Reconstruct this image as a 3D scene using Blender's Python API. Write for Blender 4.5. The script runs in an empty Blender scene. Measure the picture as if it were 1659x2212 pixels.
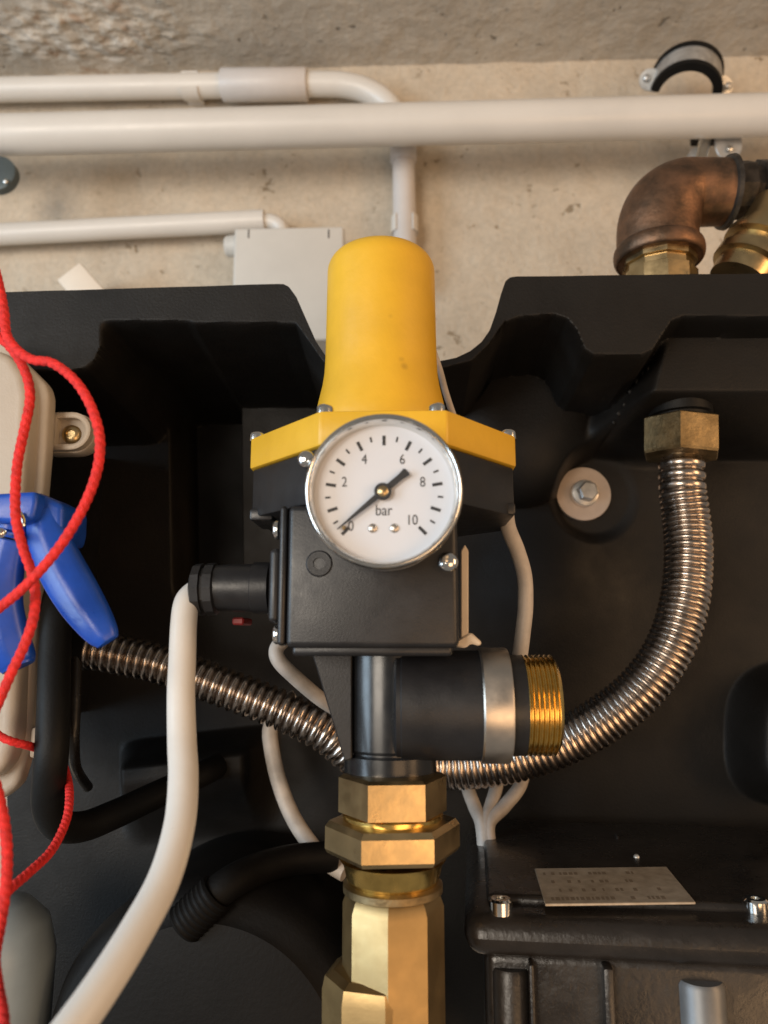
import bpy, bmesh, math, random
from mathutils import Vector, Matrix, noise
random.seed(7)
S = bpy.context.scene
COL = S.collection
PI = math.pi
# ---------------------------------------------------------------- camera
# picture coordinates below are on a 1659 x 2212 grid; F is the focal length on that grid
F = 1600.0
PITCH, YAW = math.radians(9.7), math.radians(2.0)
CAM = Vector((0, 0, 1.2))
cam_d = bpy.data.cameras.new("camera"); cam = bpy.data.objects.new("camera", cam_d); COL.objects.link(cam)
cam_d.sensor_fit = 'VERTICAL'; cam_d.sensor_height = 36.0; cam_d.lens = 36.0 * F / 2212.0
cam_d.clip_start = 0.01; cam_d.clip_end = 50
cam.location = CAM; cam.rotation_euler = (PI / 2 + PITCH, 0, YAW)
cam_d.dof.use_dof = True; cam_d.dof.focus_distance = 0.42; cam_d.dof.aperture_fstop = 7.5
S.camera = cam
# ---------------------------------------------------------------- world and lamps
wd = bpy.data.worlds.new("World"); S.world = wd; wd.use_nodes = True
wd.node_tree.nodes["Background"].inputs[0].default_value = (1.0, 0.90, 0.79, 1)
wd.node_tree.nodes["Background"].inputs[1].default_value = 0.20
S.view_settings.view_transform = 'Standard'; S.view_settings.look = 'None'
S.view_settings.gamma = 1.0; S.view_settings.use_curve_mapping = False
S.view_settings.exposure = 0.08
def area(name, loc, target, sx, sy, power, col):
    l = bpy.data.lights.new(name, 'AREA'); l.shape = 'RECTANGLE'; l.size = sx; l.size_y = sy
    l.energy = power; l.color = col
    o = bpy.data.objects.new(name, l); COL.objects.link(o); o.location = loc
    o.rotation_euler = (Vector(target) - Vector(loc)).to_track_quat('-Z', 'Y').to_euler()
    return o
area("room_lamp", (-1.00, -1.45, 1.35), (0.0, 0.8, 1.45), 0.80, 0.80, 28.0, (1.0, 0.88, 0.74))
area("warm_room_lamp", (2.1, -0.9, 1.45), (0.1, 0.5, 1.15), 0.7, 1.3, 22.0, (1.0, 0.60, 0.30))
area("low_warm_bounce_fill", (0.75, -1.35, 0.55), (0.05, 0.4, 1.05), 1.0, 0.8, 9.0, (1.0, 0.60, 0.30))  # added unseen area light, stands in for warm floor bounce on the brass
area("doorway_daylight", (-2.1, -0.8, 1.30), (0.0, 0.5, 1.15), 0.8, 1.6, 38.0, (0.66, 0.84, 1.0))
# ---------------------------------------------------------------- pixel -> point
FW = Vector((-math.sin(YAW) * math.cos(PITCH), math.cos(YAW) * math.cos(PITCH), math.sin(PITCH)))
RT = Vector((math.cos(YAW), math.sin(YAW), 0)); UP = RT.cross(FW)
def ray(u, v): return FW * F + RT * (u - 829.5) + UP * (1106 - v)
def P(u, v, Y): d = ray(u, v); return CAM + d * (Y / d.y)
def PZ(u, v, Z): d = ray(u, v); return CAM + d * ((Z - CAM.z) / d.z)
RV = 1106.0                                          # picture height at which R measures
def R(px, Y, v=None): return px * Y / (F * FW.y + (1106 - (RV if v is None else v)) * UP.y)
def X(u, v, Y): return P(u, v, Y).x
def Zp(u, v, Y): return P(u, v, Y).z
V = Vector
# ---------------------------------------------------------------- materials
def mat(name, col, rough=0.5, metal=0.0, var=0.0, vscale=30.0, bump=0.0, bscale=200.0, rvar=0.0, spec=0.5, coat=0.0, col2=None, wave=None):
    m = bpy.data.materials.new(name); m.use_nodes = True
    nt = m.node_tree; b = nt.nodes["Principled BSDF"]
    b.inputs["Base Color"].default_value = (*col, 1); b.inputs["Roughness"].default_value = rough
    b.inputs["Metallic"].default_value = metal; b.inputs["Specular IOR Level"].default_value = spec
    b.inputs["Coat Weight"].default_value = coat
    tc = nt.nodes.new("ShaderNodeTexCoord")
    def nz(scale, detail=6, rough_=0.6):
        n = nt.nodes.new("ShaderNodeTexNoise"); n.inputs["Scale"].default_value = scale
        n.inputs["Detail"].default_value = detail; n.inputs["Roughness"].default_value = rough_
        nt.links.new(tc.outputs["Object"], n.inputs["Vector"]); return n
    if var > 0 or col2:
        n = nz(vscale); cr = nt.nodes.new("ShaderNodeValToRGB")
        c2 = col2 or tuple(c * (1 - var) for c in col); c1 = col if col2 else tuple(min(1, c * (1 + var * 0.5)) for c in col)
        cr.color_ramp.elements[0].position = 0.35; cr.color_ramp.elements[1].position = 0.65
        cr.color_ramp.elements[0].color = (*c2, 1); cr.color_ramp.elements[1].color = (*c1, 1)
        nt.links.new(n.outputs["Fac"], cr.inputs[0]); nt.links.new(cr.outputs[0], b.inputs["Base Color"])
    if rvar > 0:
        n = nz(vscale * 2.3); mr = nt.nodes.new("ShaderNodeMapRange")
        mr.inputs["From Min"].default_value = 0.3; mr.inputs["From Max"].default_value = 0.7
        mr.inputs["To Min"].default_value = max(0.02, rough - rvar); mr.inputs["To Max"].default_value = min(1, rough + rvar)
        nt.links.new(n.outputs["Fac"], mr.inputs["Value"]); nt.links.new(mr.outputs[0], b.inputs["Roughness"])
    if bump > 0:
        n = nz(bscale); bp = nt.nodes.new("ShaderNodeBump"); bp.inputs["Strength"].default_value = bump
        bp.inputs["Distance"].default_value = 0.001
        nt.links.new(n.outputs["Fac"], bp.inputs["Height"]); nt.links.new(bp.outputs[0], b.inputs["Normal"])
    return m
M = {}
M['pvc'] = mat('warm_white_pvc', (0.62, 0.59, 0.545), 0.38, var=0.05, vscale=9, bump=0.15, bscale=60, rvar=0.08)
M['pvc_grey'] = mat('greyed_pvc', (0.55, 0.52, 0.50), 0.42, var=0.06, vscale=20, rvar=0.06)
M['boxgrey'] = mat('light_grey_plastic', (0.55, 0.53, 0.49), 0.5, var=0.05, vscale=15, bump=0.1, bscale=500)
M['beige'] = mat('beige_grey_plastic', (0.44, 0.385, 0.32), 0.48, var=0.07, vscale=20, bump=0.15, bscale=700)
M['black'] = mat('black_plastic', (0.012, 0.012, 0.0135), 0.40, var=0.3, vscale=40, bump=0.10, bscale=900, rvar=0.08)
M['blackshine'] = mat('smooth_black_plastic', (0.012, 0.013, 0.015), 0.24, var=0.2, vscale=40, rvar=0.05)
M['deepblack'] = mat('deep_black_plastic', (0.0042, 0.0036, 0.0032), 0.6, var=0.3, vscale=30, bump=0.25, bscale=400, spec=0.16)  # blacker and duller than the panel plastic, for the lower-left parts
M['panelblack'] = mat('moulded_black_plastic', (0.0068, 0.0058, 0.0050), 0.58, var=0.35, vscale=12, bump=0.3, bscale=600, rvar=0.10, spec=0.28)
M['blackgloss'] = mat('black_painted_metal', (0.020, 0.0165, 0.014), 0.30, var=0.35, vscale=25, bump=0.3, bscale=300, rvar=0.12)
M['rubber'] = mat('black_rubber', (0.005, 0.005, 0.005), 0.55, var=0.2, bump=0.2, bscale=500, spec=0.22)
M['chrome'] = mat('zinc_steel', (0.72, 0.72, 0.70), 0.16, 1.0, var=0.1, rvar=0.06)
M['steel'] = mat('stainless_hose', (0.50, 0.43, 0.375), 0.26, 1.0, var=0.2, vscale=60, rvar=0.08)
M['zinc'] = mat('dull_zinc', (0.58, 0.58, 0.57), 0.42, 0.7, var=0.25, vscale=80, rvar=0.1)
M['satin'] = mat('satin_aluminium', (0.62, 0.57, 0.51), 0.36, 1.0, var=0.12, vscale=50, rvar=0.08)
M['brass'] = mat('dull_brass', (0.54, 0.405, 0.215), 0.32, 1.0, var=0.16, vscale=40, bump=0.08, bscale=250, rvar=0.08)
M['teal'] = mat('grey_teal_metal', (0.075, 0.095, 0.10), 0.5, 0.3, var=0.2)
M['brasspale'] = mat('matt_pale_brass', (0.36, 0.255, 0.12), 0.42, 1.0, var=0.14, vscale=35, bump=0.06, bscale=250, rvar=0.06)
M['brassbright'] = mat('bright_brass', (0.78, 0.53, 0.16), 0.22, 1.0, var=0.2, vscale=90, rvar=0.08)
M['brassdark'] = mat('aged_brass', (0.26, 0.195, 0.105), 0.48, 1.0, var=0.35, vscale=70, bump=0.3, bscale=300, rvar=0.1)
M['copper'] = mat('dull_bronze', (0.27, 0.15, 0.09), 0.50, 0.9, vscale=45, bump=0.4, bscale=260, rvar=0.10, col2=(0.095, 0.065, 0.045))
M['darkbronze'] = mat('dark_oxidised_fitting', (0.045, 0.037, 0.030), 0.5, 0.5, var=0.5, vscale=90, bump=0.6, bscale=260, rvar=0.12)
M['blue'] = mat('blue_plastic', (0.009, 0.066, 0.41), 0.34, var=0.2, vscale=35, bump=0.15, bscale=300, rvar=0.08)
M['red'] = mat('red_braided_cord', (0.78, 0.022, 0.018), 0.7, var=0.3, vscale=300, bump=0.8, bscale=1500)
M['redplastic'] = mat('dark_red_plastic', (0.20, 0.01, 0.01), 0.5)
M['cable'] = mat('white_cable_sheath', (0.64, 0.62, 0.585), 0.33, var=0.06, vscale=30, rvar=0.06, bump=0.08, bscale=150)
M['cabledirty'] = mat('dusty_white_cable', (0.52, 0.47, 0.42), 0.5, var=0.28, vscale=40)
M['tie'] = mat('cream_nylon', (0.66, 0.55, 0.42), 0.45, var=0.08)
M['washer'] = mat('dusty_zinc_washer', (0.50, 0.41, 0.34), 0.55, 0.35, var=0.12, vscale=60, bump=0.2, bscale=500)
M['dial'] = mat('white_dial', (0.63, 0.65, 0.70), 0.5, var=0.02)
M['ink'] = mat('black_print', (0.02, 0.02, 0.022), 0.6)
M['needle'] = mat('black_needle', (0.012, 0.012, 0.014), 0.45)
M['whiteblock'] = mat('cream_plastic', (0.72, 0.64, 0.54), 0.45, var=0.04)
M['plate'] = mat('aluminium_plate', (0.52, 0.45, 0.36), 0.5, 0.3, vscale=120, col2=(0.36, 0.30, 0.23), bump=0.2, bscale=400)
M['greymetal'] = mat('grey_cast_metal', (0.16, 0.165, 0.17), 0.45, 0.5, var=0.2)
M['plate_ink'] = mat('worn_print', (0.22, 0.17, 0.12), 0.6)
M['greyblue'] = mat('pale_grey_plastic', (0.27, 0.34, 0.40), 0.4, var=0.1)
# yellow with a few dirt smudges
def yellow():
    m = mat('yellow_plastic', (0.70, 0.405, 0.026), 0.42, var=0.10, vscale=22, bump=0.12, bscale=350, rvar=0.07)
    nt = m.node_tree; b = nt.nodes["Principled BSDF"]
    src = b.inputs["Base Color"].links[0].from_socket
    tc = nt.nodes.new("ShaderNodeNewGeometry"); n = nt.nodes.new("ShaderNodeTexNoise"); n.inputs["Scale"].default_value = 520
    mx = nt.nodes.new("ShaderNodeMix"); mx.data_type = 'RGBA'
    total = None
    for (u, v, r, k) in ((817, 613, 4, .6), (817, 620, 4, .5), (839, 671, 5, .35), (842, 686, 6, .42), (866, 778, 5.5, .3), (872, 793, 7, .42), (880, 658, 4, .25), (895, 662, 4, .2)):
        p = P(u, v, 0.359)
        d = nt.nodes.new("ShaderNodeVectorMath"); d.operation = 'DISTANCE'; d.inputs[1].default_value = p + V((.0009,) * 3)
        off = nt.nodes.new("ShaderNodeVectorMath"); off.operation = 'MULTIPLY_ADD'
        nt.links.new(n.outputs["Color"], off.inputs[0]); off.inputs[1].default_value = (0.0018,) * 3
        nt.links.new(tc.outputs["Position"], off.inputs[2]); nt.links.new(off.outputs[0], d.inputs[0])
        mr = nt.nodes.new("ShaderNodeMapRange"); rr = R(r, 0.36)
        mr.inputs["From Min"].default_value = rr * 0.35; mr.inputs["From Max"].default_value = rr * 1.7
        mr.inputs["To Min"].default_value = k; mr.inputs["To Max"].default_value = 0
        nt.links.new(d.outputs["Value"], mr.inputs["Value"])
        if total is None: total = mr.outputs[0]
        else:
            a = nt.nodes.new("ShaderNodeMath"); a.operation = 'MAXIMUM'
            nt.links.new(total, a.inputs[0]); nt.links.new(mr.outputs[0], a.inputs[1]); total = a.outputs[0]
    nt.links.new(total, mx.inputs[0]); nt.links.new(src, mx.inputs[6]); mx.inputs[7].default_value = (0.16, 0.08, 0.02, 1)
    nt.links.new(mx.outputs[2], b.inputs["Base Color"])
    return m
M['yellow'] = yellow()
def glass():
    m = bpy.data.materials.new('gauge_glass'); m.use_nodes = True; nt = m.node_tree
    for n in list(nt.nodes):
        if n.type == 'BSDF_PRINCIPLED': nt.nodes.remove(n)
    out = [n for n in nt.nodes if n.type == 'OUTPUT_MATERIAL'][0]
    t = nt.nodes.new("ShaderNodeBsdfTransparent"); g = nt.nodes.new("ShaderNodeBsdfGlossy"); g.inputs["Roughness"].default_value = 0.03
    lw = nt.nodes.new("ShaderNodeLayerWeight"); lw.inputs["Blend"].default_value = 0.5
    pw = nt.nodes.new("ShaderNodeMath"); pw.operation = 'POWER'; pw.inputs[1].default_value = 5.0
    f = nt.nodes.new("ShaderNodeMath"); f.operation = 'MULTIPLY_ADD'; f.inputs[1].default_value = 0.9; f.inputs[2].default_value = 0.035
    nt.links.new(lw.outputs["Facing"], pw.inputs[0]); nt.links.new(pw.outputs[0], f.inputs[0])
    mx = nt.nodes.new("ShaderNodeMixShader")
    nt.links.new(f.outputs[0], mx.inputs[0]); nt.links.new(t.outputs[0], mx.inputs[1]); nt.links.new(g.outputs[0], mx.inputs[2])
    nt.links.new(mx.outputs[0], out.inputs[0]); return m
M['glass'] = glass()
def concrete(name, c1, c2, pit, bumpd, patch=None):
    m = bpy.data.materials.new(name); m.use_nodes = True; nt = m.node_tree; b = nt.nodes["Principled BSDF"]
    b.inputs["Roughness"].default_value = 0.85; b.inputs["Specular IOR Level"].default_value = 0.25
    g = nt.nodes.new("ShaderNodeNewGeometry")
    def nz(scale, det=8, ro=0.62):
        n = nt.nodes.new("ShaderNodeTexNoise"); n.inputs["Scale"].default_value = scale; n.inputs["Detail"].default_value = det
        n.inputs["Roughness"].default_value = ro; nt.links.new(g.outputs["Position"], n.inputs["Vector"]); return n
    def ramp(src, a, ca, bb, cb):
        r = nt.nodes.new("ShaderNodeValToRGB"); r.color_ramp.elements[0].position = a; r.color_ramp.elements[1].position = bb
        r.color_ramp.elements[0].color = (*ca, 1); r.color_ramp.elements[1].color = (*cb, 1); nt.links.new(src, r.inputs[0]); return r.outputs[0]
    def mix(f, a, bcol, mode='MIX'):
        x = nt.nodes.new("ShaderNodeMix"); x.data_type = 'RGBA'; x.blend_type = mode
        if isinstance(f, float): x.inputs[0].default_value = f
        else: nt.links.new(f, x.inputs[0])
        nt.links.new(a, x.inputs[6])
        if isinstance(bcol, tuple): x.inputs[7].default_value = (*bcol, 1)
        else: nt.links.new(bcol, x.inputs[7])
        return x.outputs[2]
    n1 = nz(9); col = ramp(n1.outputs["Fac"], 0.33, c2, 0.66, c1)
    n2 = nz(160, 4); col = mix(0.35, col, ramp(n2.outputs["Fac"], 0.3, (0.6, 0.6, 0.6), 0.7, (1.15, 1.12, 1.1)), 'MULTIPLY')
    n3 = nz(75, 3, 0.5); pits = ramp(n3.outputs["Fac"], 0.30, (1, 1, 1), 0.345, (0, 0, 0))
    n4 = nz(14, 3); gate = ramp(n4.outputs["Fac"], 0.45, (0, 0, 0), 0.6, (1, 1, 1))
    pm = mix(1.0, pits, gate, 'MULTIPLY'); col = mix(pm, col, pit)
    if patch:
        p, rad, pc = patch
        d = nt.nodes.new("ShaderNodeVectorMath"); d.operation = 'DISTANCE'; d.inputs[1].default_value = p
        w = nz(28, 6); off = nt.nodes.new("ShaderNodeVectorMath"); off.operation = 'MULTIPLY_ADD'
        nt.links.new(w.outputs["Color"], off.inputs[0]); off.inputs[1].default_value = (0.10,) * 3; nt.links.new(g.outputs["Position"], off.inputs[2])
        sub = nt.nodes.new("ShaderNodeVectorMath"); sub.operation = 'SUBTRACT'; sub.inputs[1].default_value = (0.05,) * 3
        nt.links.new(off.outputs[0], sub.inputs[0]); sc = nt.nodes.new("ShaderNodeVectorMath"); sc.operation = 'MULTIPLY'
        nt.links.new(sub.outputs[0], d.inputs[0])
        f = ramp(d.outputs["Value"], 0.0, (1, 1, 1), 1.0, (0, 0, 0))
        mr = nt.nodes.new("ShaderNodeMapRange"); mr.inputs["From Min"].default_value = rad * 0.55; mr.inputs["From Max"].default_value = rad
        mr.inputs["To Min"].default_value = 0.8; mr.inputs["To Max"].default_value = 0; nt.links.new(d.outputs["Value"], mr.inputs["Value"])
        w2 = nz(40, 7, 0.7)
        r = nt.nodes.new("ShaderNodeValToRGB"); e = r.color_ramp.elements
        e[0].position = 0.36; e[0].color = (0.46, 0.31, 0.21, 1); e[1].position = 0.62; e[1].color = (*pc, 1)
        kk = e.new(0.30); kk.color = (0.14, 0.10, 0.07, 1); k = e.new(0.45); k.color = (0.52, 0.46, 0.38, 1); nt.links.new(w2.outputs["Fac"], r.inputs[0])
        col = mix(mr.outputs[0], col, r.outputs[0])
    nt.links.new(col, b.inputs["Base Color"])
    hb = nt.nodes.new("ShaderNodeMath"); hb.operation = 'MULTIPLY_ADD'
    nt.links.new(pm, hb.inputs[0]); hb.inputs[1].default_value = -0.6; nt.links.new(n2.outputs["Fac"], hb.inputs[2])
    bp = nt.nodes.new("ShaderNodeBump"); bp.inputs["Strength"].default_value = 0.6; bp.inputs["Distance"].default_value = bumpd
    nt.links.new(hb.outputs[0], bp.inputs["Height"]); nt.links.new(bp.outputs[0], b.inputs["Normal"])
    return m
# ---------------------------------------------------------------- mesh helpers
WL = {}
def link(name, verts, faces, m, parent=None, ang=35, origin=None, flat=False):
    vs = [V(v) for v in verts]
    lo = V((min(v.x for v in vs), min(v.y for v in vs), min(v.z for v in vs))); hi = V((max(v.x for v in vs), max(v.y for v in vs), max(v.z for v in vs)))
    c = V(((lo.x + hi.x) / 2, (lo.y + hi.y) / 2, lo.z)) if origin is None else V(origin)
    me = bpy.data.meshes.new(name); me.from_pydata([v - c for v in vs], [], faces)
    bm = bmesh.new(); bm.from_mesh(me); bmesh.ops.recalc_face_normals(bm, faces=bm.faces); bm.to_mesh(me); bm.free()
    if not flat:
        me.polygons.foreach_set("use_smooth", [True] * len(me.polygons)); me.set_sharp_from_angle(angle=math.radians(ang))
    me.materials.append(M[m] if isinstance(m, str) else m)
    o = bpy.data.objects.new(name, me); COL.objects.link(o)
    pw = WL[parent.name] if parent else V((0, 0, 0))
    o.parent = parent; o.location = c - pw; WL[o.name] = c
    return o
def thing(name, loc, label, cat, group=None):
    o = bpy.data.objects.new(name, None); COL.objects.link(o); o.location = loc; o.empty_display_size = 0.01; WL[o.name] = V(loc)
    return tag(o, label, cat, group)
def tag(o, label, cat, group=None):
    o['label'] = label; o['category'] = cat
    if group: o['group'] = group
    return o
def frame(axis, ref=None):
    a = V(axis).normalized(); r = V(ref) if ref is not None else (V((0, 0, 1)) if abs(a.z) < 0.9 else V((1, 0, 0)))
    e1 = (r - a * r.dot(a)).normalized(); return a, e1, a.cross(e1)
def lathe(o, axis, prof, seg=48, ref=None, phase=0.0, cap=True):
    a, e1, e2 = frame(axis, ref); o = V(o); vs = []; fs = []
    for t, r in prof:
        for k in range(seg):
            p = 2 * PI * k / seg + phase; vs.append(o + a * t + e1 * (r * math.cos(p)) + e2 * (r * math.sin(p)))
    for i in range(len(prof) - 1):
        for k in range(seg):
            k2 = (k + 1) % seg; fs.append((i * seg + k, i * seg + k2, (i + 1) * seg + k2, (i + 1) * seg + k))
    if cap: fs.append(tuple(range(seg))); fs.append(tuple((len(prof) - 1) * seg + k for k in range(seg)))
    return vs, fs
def spline(pts, n):
    """Catmull-Rom through pts (tuples of any length), n samples per span"""
    out = []; m = len(pts)
    for i in range(m - 1):
        p0 = pts[max(i - 1, 0)]; p1 = pts[i]; p2 = pts[i + 1]; p3 = pts[min(i + 2, m - 1)]
        for j in range(n):
            t = j / n; out.append(tuple(0.5 * (2 * b + (c - a) * t + (2 * a - 5 * b + 4 * c - d) * t * t + (3 * b - a - 3 * c + d) * t ** 3) for a, b, c, d in zip(p0, p1, p2, p3)))
    out.append(tuple(pts[-1])); return out
def resample(pts, step):
    out = [V(pts[0])]; acc = 0; last = V(pts[0]); L = [0.0]; tot = 0
    for p in pts[1:]:
        p = V(p); seg = (p - last).length
        while acc + seg >= step and seg > 1e-9:
            f = (step - acc) / seg; last = last.lerp(p, f); tot += step; out.append(last.copy()); L.append(tot); seg = (p - last).length; acc = 0
        acc += seg; last = p
    return out, L
def sweep(path, rad, seg=24, cap=True, flat=1.0, ref=None, mod=None):
    """tube along path; rad(i) -> radius; flat squeezes e2; mod(i, phi) scales"""
    path = [V(p) for p in path]; n = len(path); vs = []; fs = []; e1 = None
    for i in range(n):
        t = (path[min(i + 1, n - 1)] - path[max(i - 1, 0)]).normalized()
        if e1 is None or ref is not None: _, e1, e2 = frame(t, ref)
        else: e1 = (e1 - t * e1.dot(t)).normalized(); e2 = t.cross(e1)
        r = rad(i) if callable(rad) else rad
        for k in range(seg):
            p = 2 * PI * k / seg; q = r * (mod(i, p) if mod else 1.0)
            vs.append(path[i] + e1 * (q * math.cos(p)) + e2 * (q * flat * math.sin(p)))
    for i in range(n - 1):
        for k in range(seg):
            k2 = (k + 1) % seg; fs.append((i * seg + k, i * seg + k2, (i + 1) * seg + k2, (i + 1) * seg + k))
    if cap: fs.append(tuple(range(seg))); fs.append(tuple((n - 1) * seg + k for k in range(seg)))
    return vs, fs
def from_bm(bm):
    bm.verts.index_update(); r = ([v.co.copy() for v in bm.verts], [tuple(v.index for v in f.verts) for f in bm.faces]); bm.free(); return r
def prism(poly, vec, bev=0.0, segs=2):
    bm = bmesh.new(); vec = V(vec)
    a = [bm.verts.new(V(p)) for p in poly]; b = [bm.verts.new(V(p) + vec) for p in poly]; n = len(poly)
    bm.faces.new(a); bm.faces.new(b[::-1])
    for i in range(n): bm.faces.new((a[i], b[i], b[(i + 1) % n], a[(i + 1) % n]))
    bmesh.ops.recalc_face_normals(bm, faces=bm.faces)
    if bev > 0: bmesh.ops.bevel(bm, geom=list(bm.edges), offset=bev, segments=segs, affect='EDGES', profile=0.5)
    return from_bm(bm)
def rbox(x0, x1, y0, y1, z0, z1, bev=0.002, segs=3):
    return prism([(x0, y0, z0), (x1, y0, z0), (x1, y1, z0), (x0, y1, z0)], (0, 0, z1 - z0), bev, segs)
def join(*parts):
    vs = []; fs = []
    for v, f in parts:
        k = len(vs); vs += list(v); fs += [tuple(i + k for i in q) for q in f]
    return vs, fs
def dome(o, axis, r, h, seg=24, lip=0.0):
    prof = [(-lip, r)] if lip else []
    prof += [(h * math.sin(a), r * math.cos(a)) for a in [i * PI / 2 / 7 for i in range(7)]] + [(h, r * 0.02)]
    return lathe(o, axis, prof, seg)
def pix(pts): return [P(*p) for p in pts]
def smooth(a, b, x):
    t = min(1, max(0, (x - a) / (b - a))); return t * t * (3 - 2 * t)
def interp(x, tab):
    if x <= tab[0][0]: return tab[0][1]
    for (x0, y0), (x1, y1) in zip(tab, tab[1:]):
        if x <= x1: return y0 + (y1 - y0) * (x - x0) / (x1 - x0)
    return tab[-1][1]
# ================================================================ SETTING
WY = 0.86
ZC = Zp(829, 143, WY)
M['wall'] = concrete('beige_rendered_wall', (0.56, 0.482, 0.38), (0.47, 0.405, 0.32), (0.26, 0.205, 0.14), 0.003)
M['ceil'] = concrete('grey_concrete_soffit', (0.53, 0.49, 0.425), (0.44, 0.405, 0.35), (0.20, 0.18, 0.15), 0.0022,
                     (PZ(170, 75, ZC), 0.105, (0.72, 0.68, 0.62)))
def grid(nx, ny, fn):
    vs = [fn(i / nx, j / ny) for j in range(ny + 1) for i in range(nx + 1)]
    fs = [(j * (nx + 1) + i, j * (nx + 1) + i + 1, (j + 1) * (nx + 1) + i + 1, (j + 1) * (nx + 1) + i) for j in range(ny) for i in range(nx)]
    return vs, fs
def wallp(s, t):
    x = -0.75 + 1.5 * s; z = 0.55 + (ZC + 0.02 - 0.55) * t
    n = noise.fractal(V((x * 22, 3.1, z * 22)), 0.9, 2.1, 4)
    return V((x, WY + 0.0022 * n, z))
o = link('wall', *grid(300, 260, wallp), 'wall', ang=180); o['kind'] = 'structure'
pc = PZ(190, 70, ZC)
def ceilp(s, t):
    x = -0.75 + 1.5 * s; y = 0.45 + (WY + 0.02 - 0.45) * t
    n = noise.fractal(V((x * 30, y * 30, 1.7)), 0.8, 2.1, 5)
    d = math.hypot((x - pc.x) / 0.16, (y - pc.y) / 0.05)
    k = smooth(1.25, 0.5, d + 0.35 * noise.noise(V((x * 40, y * 40, 9))))
    chip = noise.fractal(V((x * 34, y * 50, 5.2)), 0.7, 2.0, 5)
    return V((x, y, ZC + 0.0011 * n - 0.0042 * k * (0.4 + chip)))
o = link('ceiling', *grid(560, 220, ceilp), 'ceil', ang=180); o['kind'] = 'structure'
# ---------------------------------------------------------------- pipes on the wall
RV = 268
PY = 0.765; pr = R(42.5, PY)
a, b = P(-260, 299, PY), P(1900, 242, PY); ax = (b - a)
tag(link('water_pipe', *lathe(a, ax, [(0, pr)] + [(ax.length * i / 40, pr) for i in range(1, 41)], 56), 'pvc'),
    'thick white plastic pipe running level across the whole wall below the ceiling', 'pipe')
RV = 195
CY = 0.834; cr = R(25.5, CY)
t = thing('conduit', P(480, 185, CY), 'thin white conduit under the ceiling, turning down behind the thick pipe to the yellow cap', 'conduit')
link('tube', *lathe(P(-260, 199, CY), P(490, 184.5, CY) - P(-260, 199, CY), [(0, cr), ((P(490, 184.5, CY) - P(-260, 199, CY)).length, cr)], 40), 'pvc', t)
ca, cb = P(481, 184, CY), P(664, 182, CY)
L_ = (cb - ca).length
link('coupling', *lathe(ca, cb - ca, [(0, cr), (0, cr * 1.27), (0.001, cr * 1.31), (L_ - .001, cr * 1.31), (L_, cr * 1.27), (L_, cr)], 40), 'pvc_grey', t)
bend = [(655, 182), (700, 182), (745, 184), (790, 195), (830, 218), (857, 255), (869, 295), (872, 330)]
pth = spline([tuple(P(u, v, CY)) for u, v in bend], 10)
link('bend', *sweep(pth, cr, 36), 'pvc', t)
va, vb = P(871, 312, CY), P(876, 620, CY); ax = vb - va
link('socket', *lathe(va, ax, [(0, cr * 1.1), (R(38, CY), cr * 1.1), (R(44, CY), cr * 0.99)], 40), 'pvc_grey', t)
link('tube', *lathe(va + ax * .1, ax, [(0, cr * 0.93), (ax.length * .9, cr * 0.93)], 40), 'pvc_grey', t)
# clips
def clip(c, ax, rad, w, label):
    a_, e1, e2 = frame(ax, (0, -1, 0)); vs = []; fs = []
    n = 26
    for side in (-w / 2, w / 2):
        for rr in (rad + 0.0002, rad + 0.0022):
            for k in range(n + 1):
                p = math.radians(40 + 280 * k / n); vs.append(V(c) + a_ * side + e1 * (rr * math.cos(p)) + e2 * (rr * math.sin(p)))
    m_ = n + 1
    for k in range(n):
        fs += [(k, k + 1, m_ + k + 1, m_ + k), (2 * m_ + k, 3 * m_ + k, 3 * m_ + k + 1, 2 * m_ + k + 1),
               (k, 2 * m_ + k, 2 * m_ + k + 1, k + 1), (m_ + k, m_ + k + 1, 3 * m_ + k + 1, 3 * m_ + k)]
    for k in (0, n): fs.append((k, m_ + k, 3 * m_ + k, 2 * m_ + k))
    tt = thing('pipe_clip', c, label, 'clip')
    link('saddle', vs, fs, 'pvc', tt)
    bx = (WY + 0.002 - (c[1] + rad))
    q = V(c) + V((0, rad + 0.001, 0)); link('base', *prism([q - a_ * w / 2 - e2 * .008, q + a_ * w / 2 - e2 * .008, q + a_ * w / 2 + e2 * .008, q - a_ * w / 2 + e2 * .008], (0, max(bx, .003), 0), .0006, 1), 'pvc', tt)
    return tt
clip(P(414, 186, CY), (1, 0, 0), cr, R(36, CY), 'white plastic clip holding the thin conduit under the ceiling')
clip(P(874, 488, CY), (0, 0, 1), cr * .95, R(36, CY), 'white plastic clip on the upright conduit above the yellow cap')
RV = 490
LY = 0.832; lr = R(23.5, LY)
t = thing('conduit', P(300, 492, LY), 'thin white conduit running level into the top of the grey wall box', 'conduit')
a, b = P(-260, 520, LY), P(572, 477, LY)
link('tube', *lathe(a, b - a, [(0, lr), ((b - a).length, lr)], 40), 'pvc', t)
link('end_bend', *sweep(spline([tuple(P(u, v, LY)) for u, v in ((560, 479), (585, 479), (602, 486), (610, 500), (612, 530))], 8), lr * .72, 30), 'pvc', t)
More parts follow.
